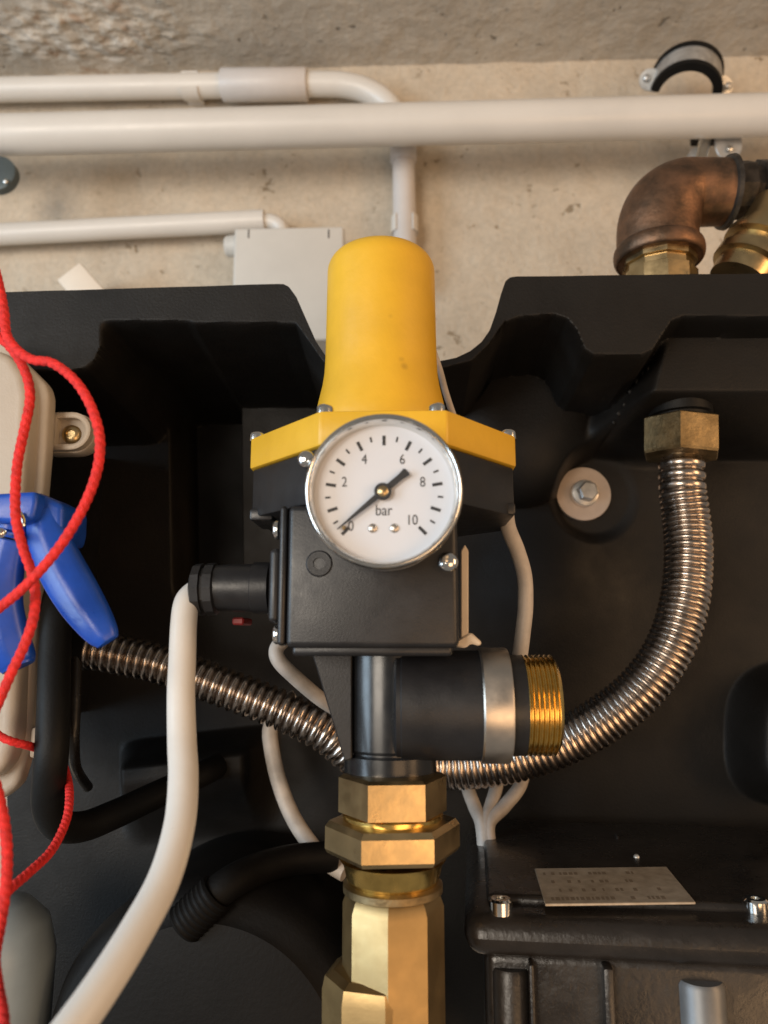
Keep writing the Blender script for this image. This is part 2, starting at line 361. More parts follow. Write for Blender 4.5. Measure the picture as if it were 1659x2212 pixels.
# wall box
RV = 560
BY = 0.80
t = thing('junction_box', P(622, 700, BY), 'flat light grey junction box on the wall behind the black panel', 'junction box')
x0, x1 = X(506, 560, BY), X(741, 560, BY); z1, z0 = Zp(622, 490, BY), Zp(622, 735, BY)
link('box', *rbox(x0, x1, BY + .004, WY + .004, z0, z1 - .001, .005, 4), 'boxgrey', t)
link('lid', *rbox(x0 - .0012, x1 + .0012, BY, BY + .012, z0, z1, .0035, 4), 'boxgrey', t)
for u in (537, 710):
    p = P(u, 506, BY); link('latch_slot', *rbox(p.x - .0007, p.x + .0007, BY - .0006, BY + .001, p.z - .005, p.z + .006, .0002, 1), 'ink', t)
link('gland_boss', *lathe(P(512, 532, .825), (-1, 0, 0), [(0, R(24, .825)), (.012, R(22, .825)), (.014, R(18, .825))], 30), 'boxgrey', t)
# small tilted cream cover on the wall
q = [P(122, 604, .79), P(172, 566, .79), P(262, 668, .79), P(212, 706, .79)]
tag(link('cable_cover', *prism(q, (0.0, WY - .79 + .002, 0), .002, 2), 'whiteblock'), 'small cream rectangular cover fixed crooked on the wall below the lower conduit', 'cover')
# ---------------------------------------------------------------- open pipe clamp behind the thick pipe
def band(c, axis, up, r0, r1, w, a0, a1, n=30):
    a_, e1, e2 = frame(axis, up); vs = []; fs = []
    for s in (-w / 2, w / 2):
        for rr in (r0, r1):
            for k in range(n + 1):
                p = math.radians(a0 + (a1 - a0) * k / n); vs.append(V(c) + a_ * s + e1 * (rr * math.cos(p)) + e2 * (rr * math.sin(p)))
    m_ = n + 1
    for k in range(n):
        fs += [(k, k + 1, m_ + k + 1, m_ + k), (2 * m_ + k, 3 * m_ + k, 3 * m_ + k + 1, 2 * m_ + k + 1),
               (k, 2 * m_ + k, 2 * m_ + k + 1, k + 1), (m_ + k, m_ + k + 1, 3 * m_ + k + 1, 3 * m_ + k)]
    for k in (0, n): fs.append((k, m_ + k, 3 * m_ + k, 2 * m_ + k))
    return vs, fs
RV = 190
KY = 0.80; kc = P(1482, 184, KY)
t = thing('pipe_clamp', P(1540, 330, KY), 'open zinc pipe clamp with black rubber lining, behind the thick white pipe', 'pipe clamp')
axk = V((0.22, 0.25, 0.95)); upk = V((0.0, -1, 0.2)); rk = R(66, KY)
link('upper_band', *band(kc, axk, upk, rk, rk + .0022, .026, -84, 84), 'zinc', t)
link('rubber_lining', *band(kc, axk, upk, rk - .0065, rk - .0002, .039, -90, 90), 'rubber', t)
a_, e1, e2 = frame(axk, upk)
for sg in (-1, 1): link('rubber_lip', *band(kc + a_ * (sg * .0165), axk, upk, rk - .006, rk + .0038, .007, -88, 88), 'rubber', t)
def ear(c, n, upv, r, h, name='ear'):
    n_, f1, f2 = frame(n, upv); pts = []
    for k in range(13):
        p = math.radians(-90 + 180 * k / 12); pts.append(V(c) + f1 * (h + r * math.cos(p)) + f2 * (r * math.sin(p)))
    pts += [V(c) + f2 * r - f1 * .004, V(c) - f2 * r - f1 * .004]
    return prism(pts, n_ * .0025, .0004, 1)
for s in (-1, 1):
    p = kc + e2 * (s * rk) + V((0, 0, .004 if s > 0 else 0)); link('ear', *ear(p, (0.2 * s, -1, -.35), e2 * s + V((0, 0, .1)), R(22, KY), .006), 'zinc', t)
    link('ear_screw', *dome(p + e2 * (s * .011) + V((0, -.004, -.001)), (0.2 * s, -1, -.4), .0045, .003), 'zinc', t)
lp = P(1546, 296, KY)
link('lower_band', *rbox(X(1500, 296, KY), X(1597, 296, KY), KY - .010, KY + .014, lp.z - .0022, lp.z + .012, .001, 1), 'rubber', t)
link('lower_ear', *ear(P(1572, 303, KY - .011), (0, -1, -.1), (0, 0, -1), R(27, KY), R(16, KY)), 'zinc', t)
link('bolt_head', *dome(P(1576, 322, KY - .014), (0, -1, -.1), .0045, .003, 6), 'chrome', t)
link('stud', *sweep([P(1524, 300, KY - .004), P(1518, 330, KY - .004), P(1512, 352, KY - .004)], R(13, KY), 18), 'chrome', t)
link('wall_anchor', *lathe(P(1505, 330, KY - .002), (0, 1, 0), [(0, R(14, KY)), (.03, R(14, KY)), (.03, R(24, KY)), (WY - KY + .004, R(24, KY))], 24), 'zinc', t)
# clamp under the left end of the pipe
RV = 370
t = thing('pipe_clamp', P(-5, 400, .77), 'dark grey clamp lug hanging under the thick white pipe beside the left border conduit', 'pipe clamp')
t['label'] = 'dark grey rounded clamp lug hanging below the thick white pipe, over the lower conduit'
link('lug', *lathe(P(-8, 372, .762), (0, 1, 0), [(0, R(34, .76)), (.0012, R(41, .76)), (.012, R(41, .76)), (.013, R(36, .76))], 40), 'teal', t)
link('bolt', *dome(P(12, 392, .760), (0, -1, 0), .003, .002), 'chrome', t)
#, (0, 1, 0), [(0, .005), (WY - .768, .005)], 16), 'zinc', t)
# ================================================================ MOULDED BLACK PANEL
YF, YB = 0.47, 0.615
T_TAB = [(-400, 646), (0, 630), (590, 612), (612, 612), (624, 618), (640, 640), (662, 690), (682, 735), (708, 775), (950, 779), (985, 772), (1015, 758), (1040, 738),
         (1058, 712), (1072, 672), (1083, 632), (1092, 606), (1102, 598), (1116, 596), (1659, 589), (2100, 583)]
RIM = [(-400, 812), (150, 806), (185, 800), (205, 782), (222, 742), (238, 718), (262, 706), (300, 703), (596, 702), (640, 706), (668, 745), (700, 790), (830, 800), (960, 800),
       (1020, 785), (1060, 745), (1090, 702), (1120, 690), (1195, 684), (1225, 694), (1245, 718), (1262, 760), (1282, 773), (1385, 773), (1410, 762), (1432, 728), (1452, 698), (1478, 688), (1659, 690), (2100, 694)]
def panel_depth(u, v):
    low = interp(u, RIM)
    d = v - low
    y = YF + (YB - YF) * smooth(-8, 38, d)
    # deep pocket on the left, behind the junction box
    pk = smooth(215, 250, u) * smooth(420, 395, u) * smooth(690, 720, v) * smooth(1270, 1200, v)
    y += 0.05 * pk
    # rounded bulge below the notch
    e = math.hypot((u - 1175) / 240.0, (v - 770) / 250.0)
    bul = YB - 0.052 * max(0.0, 1 - max(0, e - 0.25) ** 2 / 0.5625) ** 0.5 if e < 1 else YB
    y = min(y, bul) if e < 1 else y
    # diagonal bulge towards the hose socket
    s2 = math.hypot((u - 1560) / 260.0, (v - 760) / 150.0)
    if s2 < 1: y = min(y, YB - 0.05 * (1 - s2 * s2) ** 2)
    blk = smooth(1350, 1450, u + .25 * (v - 800)) * smooth(884, 812, v); y = min(y, y + (.497 - y) * blk)   # shoulder over the hose socket
    # boss at the right edge
    bx = (abs((u - 2030) / 250.0) ** 3 + abs((v - 1650) / 215.0) ** 3) ** (1 / 3)
    y -= 0.04 * smooth(1.0, 0.75, bx)
    # broad swell in the middle right and at the lower left
    y -= 0.022 * math.exp(-(((u - 1260) / 190.0) ** 2 + ((v - 1230) / 260.0) ** 2))
    y -= 0.05 * smooth(1640, 1705, v + 0.12 * (u - 300)) * smooth(1990, 1760, v + .1 * u) * smooth(520, 440, u) * smooth(60, 140, u)
    wm = math.hypot(u - 1400, v - 985); y += (YB - y) * smooth(135, 95, wm)      # flat seat round the bolt
    return y
NU, NV = 760, 460
vs = []; fs = []
for j in range(-2, NV + 1):
    for i in range(NU + 1):
        u = -260 + (2200) * i / NU; tp = interp(u, T_TAB); jj = max(j, 0)
        v = tp + (2560 - tp) * (jj / NV) ** 1.35
        q = P(u, v, YF); y = panel_depth(u, v)
        if 0 <= j < 3: y += (0.004, 0.0012, 0.0)[j]
        if j == -1: y += 0.012
        if j == -2: y = YB + 0.02
        vs.append(V((q.x, y + 0.0006 * noise.noise(V((q.x * 25, 0, q.z * 25))), q.z + (0.0 if j > 0 else -0.0)))) 
nn = NU + 1
for j in range(NV + 2):
    for i in range(NU): fs.append((j * nn + i, j * nn + i + 1, (j + 1) * nn + i + 1, (j + 1) * nn + i))
panel = thing('moulded_panel', P(829, 2300, YB), 'large black moulded plastic panel with a notched top rim and rounded recesses', 'panel')
link('shell', vs, fs, 'panelblack', panel, ang=50)
def proj(p):
    d = V(p) - CAM; w = d.dot(FW); return 829.5 + F * d.dot(RT) / w, 1106 - F * d.dot(UP) / w
def on_panel(u, v):
    lo_, hi_ = YF - .01, YB + .06; y = lo_
    while y < hi_:
        q = P(u, v, y); ru, rv = proj(V((q.x, YF, q.z)))
        if y >= panel_depth(ru, rv): return q
        y += .0008
    return P(u, v, YB)
# worn cast marks on the bulge
for (u, v, sz) in ((1327, 912, 5), (1338, 893, 6), (1350, 874, 5), (1363, 846, 6), (1378, 822, 7), (1390, 806, 5), (1402, 796, 5)):
    q = on_panel(u, v); link('cast_mark', *dome(q + V((0, .0006, 0)), (0, -1, -.2), R(sz, .55), .0012, 7), 'panelblack', panel)
RV = 1068
# washer and bolt
q = on_panel(1259, 1068); wr = R(58, q.y)
t = thing('bolt', q, 'hex bolt on a big pale round washer fixed to the black panel', 'bolt')
link('washer', *lathe(q + V((0, .002, 0)), (0, -1, 0), [(0, wr), (.0045, wr), (.0052, wr * .985), (.0052, wr * .52), (.0044, wr * .47), (.0044, wr * .2)], 64), 'washer', t)
link('flange', *lathe(q + V((.0015, -.0022, .001)), (0, -1, 0), [(0, wr * .5), (.0012, wr * .48), (.002, wr * .40)], 40), 'zinc', t)
link('head', *lathe(q + V((.002, -.004, .001)), (0.05, -1, 0), [(0, wr * .37), (.007, wr * .37), (.0082, wr * .31)], 6, phase=.3), 'zinc', t, ang=20)
# ================================================================ CORRUGATED HOSES
def hose(pts, r, pitch, depth, seg=32, spp=9):
    path, L = resample(spline([tuple(P(*p)) for p in pts], 24), pitch / spp)
    return sweep(path, lambda i: r - depth * (1 - abs(math.sin(PI * L[i] / pitch)) ** 0.75), seg)
RV = 1080
HY = 0.525
t = thing('corrugated_hose', P(1472, 960, HY), 'corrugated steel hose curving down from a brass nut under the black rim', 'hose')
hp = [(1474, 1062, HY), (1483, 1130, HY), (1487, 1200, HY - .004), (1478, 1300, HY - .008), (1446, 1400, HY - .010), (1385, 1488, HY - .008), (1300, 1556, HY - .002), (1205, 1606, HY + .006), (1100, 1640, HY + .015), (1000, 1654, HY + .022), (900, 1655, HY + .028)]
link('hose', *hose(hp, R(49, HY), .0044, .0015), 'steel', t, ang=60)
top, bot = P(1471, 975, HY), P(1474, 1072, HY); ax = bot - top; L_ = ax.length; r_ = R(47, HY)
pf = [(0, r_ * .9)]
for k in range(3):
    c = L_ * (.32 + .24 * k); pf += [(c - L_ * .11, r_ * .88)] + [(c + L_ * .10 * math.sin(a), r_ * (.90 + .13 * math.cos(a))) for a in [-PI / 2 + PI * i / 8 for i in range(9)]] + [(c + L_ * .11, r_ * .88)]
pf += [(L_, r_ * .9)]
link('cuff', *lathe(top, ax, pf, 48), 'steel', t, ang=50)
hr = R(84, HY)
link('nut', *lathe(P(1471, 990, HY), P(1471, 905, HY) - P(1471, 990, HY), [(0, hr * .80), (.0012, hr * .97), (.003, hr), (R(80, HY), hr), (R(84, HY), hr * .93), (R(85, HY), hr * .7)], 6, phase=math.radians(-20), ref=(0, -1, 0)), 'brassdark', t, ang=20)
link('socket', *lathe(P(1471, 912, HY), (0, 0, 1), [(0, r_ * 1.2), (.004, r_ * 1.25), (.005, r_ * 1.4), (.012, r_ * 1.42), (.013, r_ * 1.34), (.017, r_ * 1.34), (.018, r_ * 1.44), (.024, r_ * 1.44)], 40), 'rubber', t)
RV = 1490
t = thing('corrugated_hose', P(460, 1500, .50), 'corrugated steel hose sloping down behind the white cable and the blue handle', 'hose')
hp = [(150, 1398, .50), (210, 1405, .50), (330, 1430, .50), (450, 1472, .50), (600, 1530, .50), (700, 1580, .50), (760, 1628, .505), (830, 1680, .51)]
link('hose', *hose(hp, R(44, .50), .0060, .0036, seg=30, spp=11), 'steel', t, ang=60)
link('end_sleeve', *sweep([P(90, 1392, .50), P(150, 1397, .50), P(196, 1403, .50)], R(46, .50), 28), 'rubber', t)
# ================================================================ COPPER ELBOW on the rim
RV = 450
EY = 0.535; er = R(83, EY)
t = thing('pipe_elbow', P(1425, 600, EY), 'brown bronze pipe elbow rising behind the black rim and turning towards the brass union', 'elbow')
arc = [(1420, 548), (1420, 505)] + [(1420 + 82 * (1 - math.cos(a)), 505 - 88 * math.sin(a)) for a in [PI / 2 * i / 8 for i in range(1, 9)]] + [(1545, 416), (1572, 416)]
pth = spline([tuple(P(u, v, EY)) for u, v in arc], 6); n_ = len(pth)
link('elbow', *sweep(pth, lambda i: er * (1.0 - .18 * smooth(n_ * .3, n_ * .95, i)), 44), 'copper', t, ang=60)
link('bead', *lathe(P(1424, 566, EY), P(1420, 505, EY) - P(1424, 566, EY), [(0, er * .9), (.0005, er * 1.05)] + [(.006 + .0062 * math.sin(a), er * (1.03 + .08 * math.cos(a))) for a in [-PI / 2 + PI * i / 8 for i in range(9)]] + [(.0135, er * .98)], 48), 'copper', t, ang=50)
link('end_bead', *lathe(P(1562, 416, EY), (1, .02, 0), [(0, er * .82), (.001, er * .90), (.004, er * .92), (.005, er * .84)], 44), 'darkbronze', t)
pf = [(0, er * .86)]
for k in range(7): pf += [(.003 + k * .0032, er * .86), (.0046 + k * .0032, er * .80)]
link('threaded_end', *lathe(P(1428, 660, EY), P(1422, 520, EY) - P(1428, 660, EY), [(0, er * .9), (R(66, EY), er * .9), (R(70, EY), er * .82), (R(84, EY), er * .82), (R(86, EY), er * .9), (R(110, EY), er * .9)], 10, phase=.2), 'brass', t, ang=20)
t = thing('union_fitting', P(1620, 600, .54), 'blackened coupling with a brass union nut beside the bronze elbow', 'fitting')
link('coupling', *lathe(P(1568, 412, .545), (1, .03, 0), [(0, R(52, .54)), (.004, R(60, .54)), (.016, R(62, .54)), (.017, R(54, .54)), (.022, R(54, .54)), (.023, R(64, .54)), (.10, R(66, .54))], 8, phase=.3), 'darkbronze', t, ang=25)
ua, ub = P(1690, 455, .53), P(1596, 610, .53); ax = ub - ua; L_ = ax.length; q = R(62, .53)
pf = [(0, q)]
for c, k in ((.30, 1.0), (.46, 1.22), (.54, 1.22), (.56, 1.0), (.66, 1.0), (.68, 1.18), (.80, 1.20), (.82, 1.02), (1.0, 1.0)): pf.append((L_ * c, q * k))
link('union_nut', *lathe(ua, ax, pf, 40), 'brass', t, ang=30)
link('bridge', *sweep([P(1650, 412, .545), P(1680, 440, .54), P(1690, 470, .532)], R(48, .54), 24), 'darkbronze', t)
# ================================================================ PRESSURE CONTROLLER
RV = 1062
G0 = P(829, 1062, 0.30)
t = thing('pressure_controller', P(829, 1690, .385), 'black pump pressure controller with a tall yellow cap and a round gauge in front', 'controller')
RV = 650
AX0 = P(823, 900, .387); xc, yc = AX0.x, .387
zt = Zp(823, 511, .3675); zb = Zp(828, 885, .325)
def zc(v): return Zp(823, v, .36)
r0 = R(116, .387)
pf = [(zt - zb, r0 * .10), (zt - zb - .0002, r0 * .45)] + [(zt - zb - .0115 * (1 - math.sin(a)) - .0004, r0 * (.60 + .40 * math.cos(a))) for a in [PI / 2 * (1 - i / 8) for i in range(9)]]
for v, k in ((680, 1.012), (740, 1.02), (775, 1.035), (800, 1.065), (825, 1.11), (850, 1.155), (875, 1.195), (890, 1.215)): pf.append((zc(v) - zb, r0 * k))
pf.append((-.004, r0 * 1.22))
cap = link('yellow_cap', *lathe((xc, yc, zb), (0, 0, 1), pf, 72), 'yellow', t, ang=40)
# octagonal flange
fx0, fx1 = X(690, 920, .325), X(966, 920, .325); sx0, sx1 = X(541, 975, .371), X(1114, 975, .371)
zt2, zb2 = Zp(828, 886, .325), Zp(828, 961, .325); zb3 = Zp(541, 1118, .371)
def octa(ins, z):
    return [(fx0 + ins * .4, .325 + ins, z), (fx1 - ins * .4, .325 + ins, z), (sx1 - ins, .371 + ins * .4, z), (sx1 - ins, .425, z), (fx1 - ins, .462, z), (fx0 + ins, .462, z), (sx0 + ins, .425, z), (sx0 + ins, .371 + ins * .4, z)]
link('yellow_flange', *prism(octa(0, zb2), (0, 0, zt2 - zb2), .0012, 2), 'yellow', t, ang=30)
link('base_flange', *prism(octa(.0015, zb3), (0, 0, zb2 - zb3 - .0003), .0012, 2), 'black', t, ang=30)
for (u, v, Y) in ((556, 942, .376), (702, 884, .331), (944, 882, .331), (1098, 930, .376)):
    p = P(u, v, Y); link('flange_screw', *dome((p.x, p.y, zt2 + .0026), (0, 0, 1), .0042, .0024, 20, lip=.0034), 'chrome', t)
for u0, u1, v0, v1 in ((541, 592, 1100, 1126), (1062, 1112, 1088, 1114)):
    link('rib', *rbox(X(u0, v0, .37), X(u1, v0, .37), .367, .40, Zp(u0, v1, .37), Zp(u0, v0, .37), .0015, 2), 'black', t)
RV = 1250
# body block
FY = .336
bx0, bx1 = X(600, 1250, FY), X(990, 1250, FY); bz0, bz1 = Zp(790, 1400, FY), Zp(790, 1090, FY)
body = link('body', *rbox(X(619, 1250, FY), bx1, FY, .425, bz0, bz1, .003, 4), 'black', t)
link('side_plate', *rbox(bx0, X(617, 1250, FY), FY + .0006, .42, bz0 + .001, bz1, .0018, 3), 'black', t)
link('side_pad', *rbox(X(577, 1250, FY), X(603, 1250, FY), FY + .003, .41, Zp(590, 1345, FY), Zp(590, 1182, FY), .0025, 3), 'black', t)
link('base_lip', *rbox(X(627, 1400, FY), X(979, 1400, FY), FY + .004, .42, Zp(790, 1418, FY), bz0 + .002, .002, 3), 'black', t)
link('upper_block', *rbox(X(660, 1060, FY), X(985, 1060, FY), FY + .012, .425, bz1 - .001, zb3 + .004, .002, 3), 'black', t)
for v in (1145, 1370): link('side_screw', *dome(P(598, v, FY + .010), (-1, 0, 0), R(22, FY), R(11, FY), 24, lip=.001), 'chrome', t)
link('corner_boss', *lathe(P(690, 1218, FY + .001), (0, -1, 0), [(0, R(30, FY)), (.0013, R(29, FY)), (.0018, R(26, FY)), (.0018, R(13, FY)), (.0002, R(12, FY)), (.0002, R(2, FY))], 36, cap=False), 'black', t)
link('front_screw', *dome(P(968, 1214, FY - .001), (0, -1, 0), R(22, FY), R(14, FY), 32, lip=.002), 'chrome', t)
link('front_screw', *dome(P(662, 992, .322), (0, -1, 0), R(19, FY), R(12, FY), 28, lip=.006), 'chrome', t)
RV = 1062
# gauge
gauge = link('gauge_case', *lathe(G0 + V((0, .004, 0)), (0, 1, 0), [(0, R(150, .3)), (0, R(163, .3)), (.022, R(160, .3)), (.026, R(150, .3)), (.028, R(60, .3)), (.038, R(50, .3))], 72), 'zinc', t, ang=40)
ro = R(172, .298)
pf = [(.010, ro * .955), (.002, ro * .985), (-.001, ro)] + [(-.001 - .0042 * math.sin(a), ro * (.955 + .045 * math.cos(a))) for a in [PI / 2 * i / 8 for i in range(9)]] + [(-.0046, ro * .93), (-.0030, ro * .905), (.0010, ro * .895), (.0030, ro * .885)]
link('bezel', *lathe(G0, (0, 1, 0), pf, 96, cap=False), 'chrome', gauge, ang=40)
DY = .0028
dial = link('dial', *lathe(G0 + V((0, DY, 0)), (0, 1, 0), [(0, ro * .91), (.001, ro * .91)], 72), 'dial', gauge)
def gp(r, a, dy=0.0):                                # a: degrees clockwise from the top
    return G0 + V((r * math.sin(math.radians(a)), dy, r * math.cos(math.radians(a))))
GR = R(150, .3)
vs = []; fs = []
for k in range(21):
    a = -135 + 13.5 * k; big = k % 2 == 0; r1 = GR * .86; r0_ = GR * (.71 if big else .78); w = GR * (.024 if big else .014)
    tdir = V((math.cos(math.radians(a)), 0, -math.sin(math.radians(a)))); i = len(vs)
    for rr, s in ((r0_, -1), (r0_, 1), (r1, 1), (r1, -1)): vs.append(gp(rr, a, DY - .00012) + tdir * (s * w))
    fs.append((i, i + 1, i + 2, i + 3))
link('scale_marks', vs, fs, 'ink', gauge, flat=True)
def text(s, c, h, name, parent):
    cu = bpy.data.curves.new('t', 'FONT'); cu.body = s; cu.size = h * 1.38; cu.align_x = 'CENTER'; cu.align_y = 'CENTER'; cu.extrude = 0
    ob = bpy.data.objects.new('t', cu); COL.objects.link(ob); dg = bpy.context.evaluated_depsgraph_get()
    me = ob.evaluated_get(dg).to_mesh(); vv = [V((v.co.x * .82, 0, v.co.y)) + V(c) for v in me.vertices]; ff = [tuple(p.vertices) for p in me.polygons]
    ob.evaluated_get(dg).to_mesh_clear(); bpy.data.objects.remove(ob); bpy.data.curves.remove(cu)
    return link(name, vv, ff, 'ink', parent, flat=True)
def dp(u, v): return P(u, v, .30 + DY - .00015)
for s, u, v in (('0', 758, 1137), ('2', 744, 1042), ('4', 787, 993), ('6', 869, 993), ('8', 913, 1042), ('10', 890, 1124)):
    text(s, dp(u, v), R(23, .3), 'numeral', gauge)
text('bar', dp(829, 1103), R(25, .3), 'unit_print', gauge)
# needle
hub = P(827, 1061, .30); hub.y = .3008
dn = (P(728, 1143, .30) - P(827, 1061, .30)); dn.y = 0; Ln = dn.length; dn.normalize(); pn = V((-dn.z, 0, dn.x))
ny = .3005
poly = [hub + dn * Ln + pn * .00025, hub + dn * Ln * .2 + pn * .0012, hub + pn * .0013, hub - dn * R(50, .3) + pn * .0014, hub - dn * R(68, .3) + pn * .0019, hub - dn * R(70, .3) + pn * .001,
        hub - dn * R(70, .3) - pn * .001, hub - dn * R(68, .3) - pn * .0019, hub - dn * R(50, .3) - pn * .0014, hub - pn * .0013, hub + dn * Ln * .2 - pn * .0012, hub + dn * Ln - pn * .00025]
for q_ in poly: q_.y = ny
link('needle', *prism(poly, (0, .0004, 0), .0001, 1), 'needle', gauge)
link('needle_disc', *lathe(V((hub.x, .3010, hub.z)), (0, -1, 0), [(0, R(19, .3)), (.0009, R(19, .3)), (.0012, R(17, .3))], 32), 'needle', gauge)
link('hub', *dome(V((hub.x, .3005, hub.z)), (0, -1, 0), R(14, .3), .0016, 28, lip=.002), 'brass', gauge)
for u in (805, 852): link('dial_screw', *dome(V((dp(u, 1141).x, .3 + DY, dp(u, 1141).z)), (0, -1, 0), R(10.5, .3), .0010, 24), 'satin', gauge)
link('stop_pin', *dome(V((dp(743, 1140).x, .3 + DY, dp(743, 1140).z)), (0, -1, 0), R(5, .3), .0022, 16), 'brass', gauge)
link('glass', *lathe(G0 + V((0, -.0022, 0)), (0, 1, 0), [(0, ro * .905), (.0006, ro * .905)], 72), 'glass', gauge)
RV = 1270
# cable gland on the left
ga, gb = P(585, 1270, .375), P(468, 1270, .375); ax = gb - ga
gland = link('cable_gland', *lathe(ga, ax, [(0, R(56, .375)), (R(36, .375), R(56, .375)), (R(38, .375), R(52, .375)), (ax.length, R(50, .375))], 40), 'black', t)
gh = P(472, 1272, .375); ge = P(418, 1274, .375); axh = ge - gh
link('gland_nut', *lathe(gh, axh, [(0, R(50, .375)), (.001, R(57, .375)), (axh.length * .42, R(57, .375)), (axh.length * .45, R(50, .375)), (axh.length * .55, R(50, .375)), (axh.length * .58, R(57, .375)), (axh.length * .9, R(56, .375)), (axh.length, R(44, .375))], 12), 'black', gland, ang=25)
link('red_tab', *rbox(X(503, 1340, .39), X(528, 1340, .39), .388, .41, Zp(515, 1350, .39), Zp(515, 1334, .39), .0008, 1), 'redplastic', t)
RV = 1530
# lower tube, gusset, outlet
TY = .391; tx = X(843, 1520, TY); tr = R(99, TY)
z_a, z_b = Zp(843, 1400, TY), Zp(843, 1645, .363)
link('inlet_tube', *lathe((tx, TY, z_b), (0, 0, 1), [(0, tr * .94), (.0015, tr * .94), (.003, tr), (z_a - z_b + .006, tr)], 56), 'blackshine', t)
link('tube_collar', *lathe((tx, TY, Zp(843, 1694, .36)), (0, 0, 1), [(0, tr * .95), (.001, tr * 1.0), (R(42, .36), tr * 1.0), (R(47, .36), tr * .95)], 56), 'blackshine', t)
g_ = [P(672, 1405, .372), P(760, 1405, .372), P(760, 1640, .372), P(744, 1645, .372)]
link('gusset', *prism(g_, (0, .006, 0), .0006, 1), 'black', t, ang=25)
OY = .380; oa = P(848, 1529, OY); ob_ = P(1043, 1529, OY); orr = R(118, OY); zo = Zp(1040, 1528, .365)
def ox(u): return X(u, 1529, .366)
link('outlet', *lathe((ox(852), OY, zo), (1, 0, 0), [(0, orr * .90), (.001, orr * .955), (ox(866) - ox(852), orr * .955), (ox(868) - ox(852), orr * .97), (ox(1042) - ox(852), orr * .975)], 72), 'black', t, ang=40)
link('clamp_ring', *lathe((ox(1040), OY, zo), (1, 0, 0), [(0, orr * .9), (0, orr * 1.0), (.0008, orr * 1.025), (ox(1098) - ox(1040), orr * 1.025), (ox(1104) - ox(1040), orr * 1.01), (ox(1106) - ox(1040), orr * .96)], 72), 'satin', t, ang=40)
link('outlet_neck', *lathe((ox(1100), OY, zo), (1, 0, 0), [(0, orr * .90), (ox(1140) - ox(1100), orr * .885)], 64), 'black', t)
L_ = ox(1208) - ox(1134); pf = [(0, orr * .80), (.0005, orr * .86)]
nt_ = 7
for k in range(nt_): pf += [(L_ * (k + .12) / nt_, orr * .85), (L_ * (k + .42) / nt_, orr * .895), (L_ * (k + .58) / nt_, orr * .895), (L_ * (k + .88) / nt_, orr * .85)]
pf += [(L_, orr * .84), (L_ + .0008, orr * .80), (L_ + .0008, orr * .68), (L_ - .02, orr * .66)]
link('outlet_thread', *lathe((ox(1134), OY, zo), (1, 0, 0), pf, 64), 'brassbright', t, ang=25)
# ================================================================ BRASS COLUMN
RV = 1850
by = .383; bxx = X(846, 1850, .36)
t = thing('brass_union', (bxx, by, Zp(846, 2300, .36)), 'stack of brass hexagon nuts and fittings screwed in below the black controller', 'fitting')
def bz(v, Y=.35): return Zp(846, v, Y)
def bl(name, tab, seg, m, Yf, phase=0.0, ang=22):
    z0_ = bz(tab[0][0], Yf); return link(name, *lathe((bxx, by, z0_), (0, 0, 1), [(bz(v, Yf) - z0_, R(px, .372)) for v, px in tab], seg, phase=phase, ref=(0, -1, 0)), m, t, ang=ang)
ph = math.radians(36)
bl('upper_nut', [(1790, 100), (1786, 122), (1704, 122), (1697, 112), (1694, 95)], 6, 'brass', .352, ph)
bl('ring', [(1812, 104), (1808, 112), (1790, 113), (1786, 106)], 64, 'brassbright', .352, 0, 35)
bl('lower_nut', [(1900, 120), (1892, 146), (1882, 151), (1828, 151), (1814, 142), (1806, 112)], 6, 'brass', .345, math.radians(36))
bl('taper', [(1955, 98), (1935, 104), (1908, 110), (1896, 118)], 64, 'brassbright', .352, 0, 50)
bl('lower_ring', [(1976, 104), (1972, 110), (1956, 110), (1950, 100)], 64, 'brassdark', .352, 0, 35)
bl('hex_body', [(2330, 112), (2010, 112), (1985, 104), (1970, 92)], 8, 'brasspale', .350, math.radians(-4))
bxx -= R(34, .37); bl('tail_flange', [(2440, 118), (2200, 120), (2168, 114), (2156, 96)], 8, 'brasspale', .352, math.radians(10))
# ================================================================ CABLES, CORD, TIES
def cable(name, pts, rpx, m, label, cat, seg=22, group=None, n=14, wob=0.0):
    """pts: (u, v, Y); rpx: half width in px at the first point's depth"""
    r = R(rpx, pts[0][2], pts[0][1]); path = spline([tuple(P(*p)) for p in pts], n)
    return tag(link(name, *sweep(path, r, seg), m, ang=70), label, cat, group)
cable('white_cable', [(440, 1276, .376), (418, 1284, .374), (403, 1304, .370), (397, 1345, .366), (394, 1420, .360), (391, 1500, .352), (393, 1600, .342), (396, 1680, .332), (388, 1780, .318), (356, 1895, .302), (296, 2010, .285), (214, 2140, .267), (120, 2270, .252), (20, 2400, .24)], 27.5, 'cable',
      'thick glossy white cable hanging from the cable gland and sweeping down', 'cable')
cable('white_cable', [(1092, 1098, .405), (1098, 1140, .41), (1118, 1190, .42), (1133, 1245, .425), (1135, 1310, .425), (1129, 1370, .425), (1120, 1440, .43), (1112, 1500, .44)], 17, 'cabledirty',
      'short pale cable bowing from the controller flange down behind the brass thread', 'cable')
cable('white_cable', [(640, 1366, .474), (612, 1384, .471), (597, 1404, .468), (603, 1428, .466), (634, 1460, .470), (690, 1508, .485), (740, 1540, .50)], 16, 'cabledirty',
      'short stretch of pale cable just below the screw corner of the controller body', 'cable')
cable('white_cable', [(640, 1505, .562), (604, 1530, .560), (586, 1565, .558), (584, 1600, .557), (600, 1680, .555), (630, 1760, .55), (672, 1825, .54), (710, 1864, .532), (745, 1886, .527)], 16.5, 'cabledirty',
      'dusty white cable looping from behind the steel hose down to the brass nuts', 'cable')
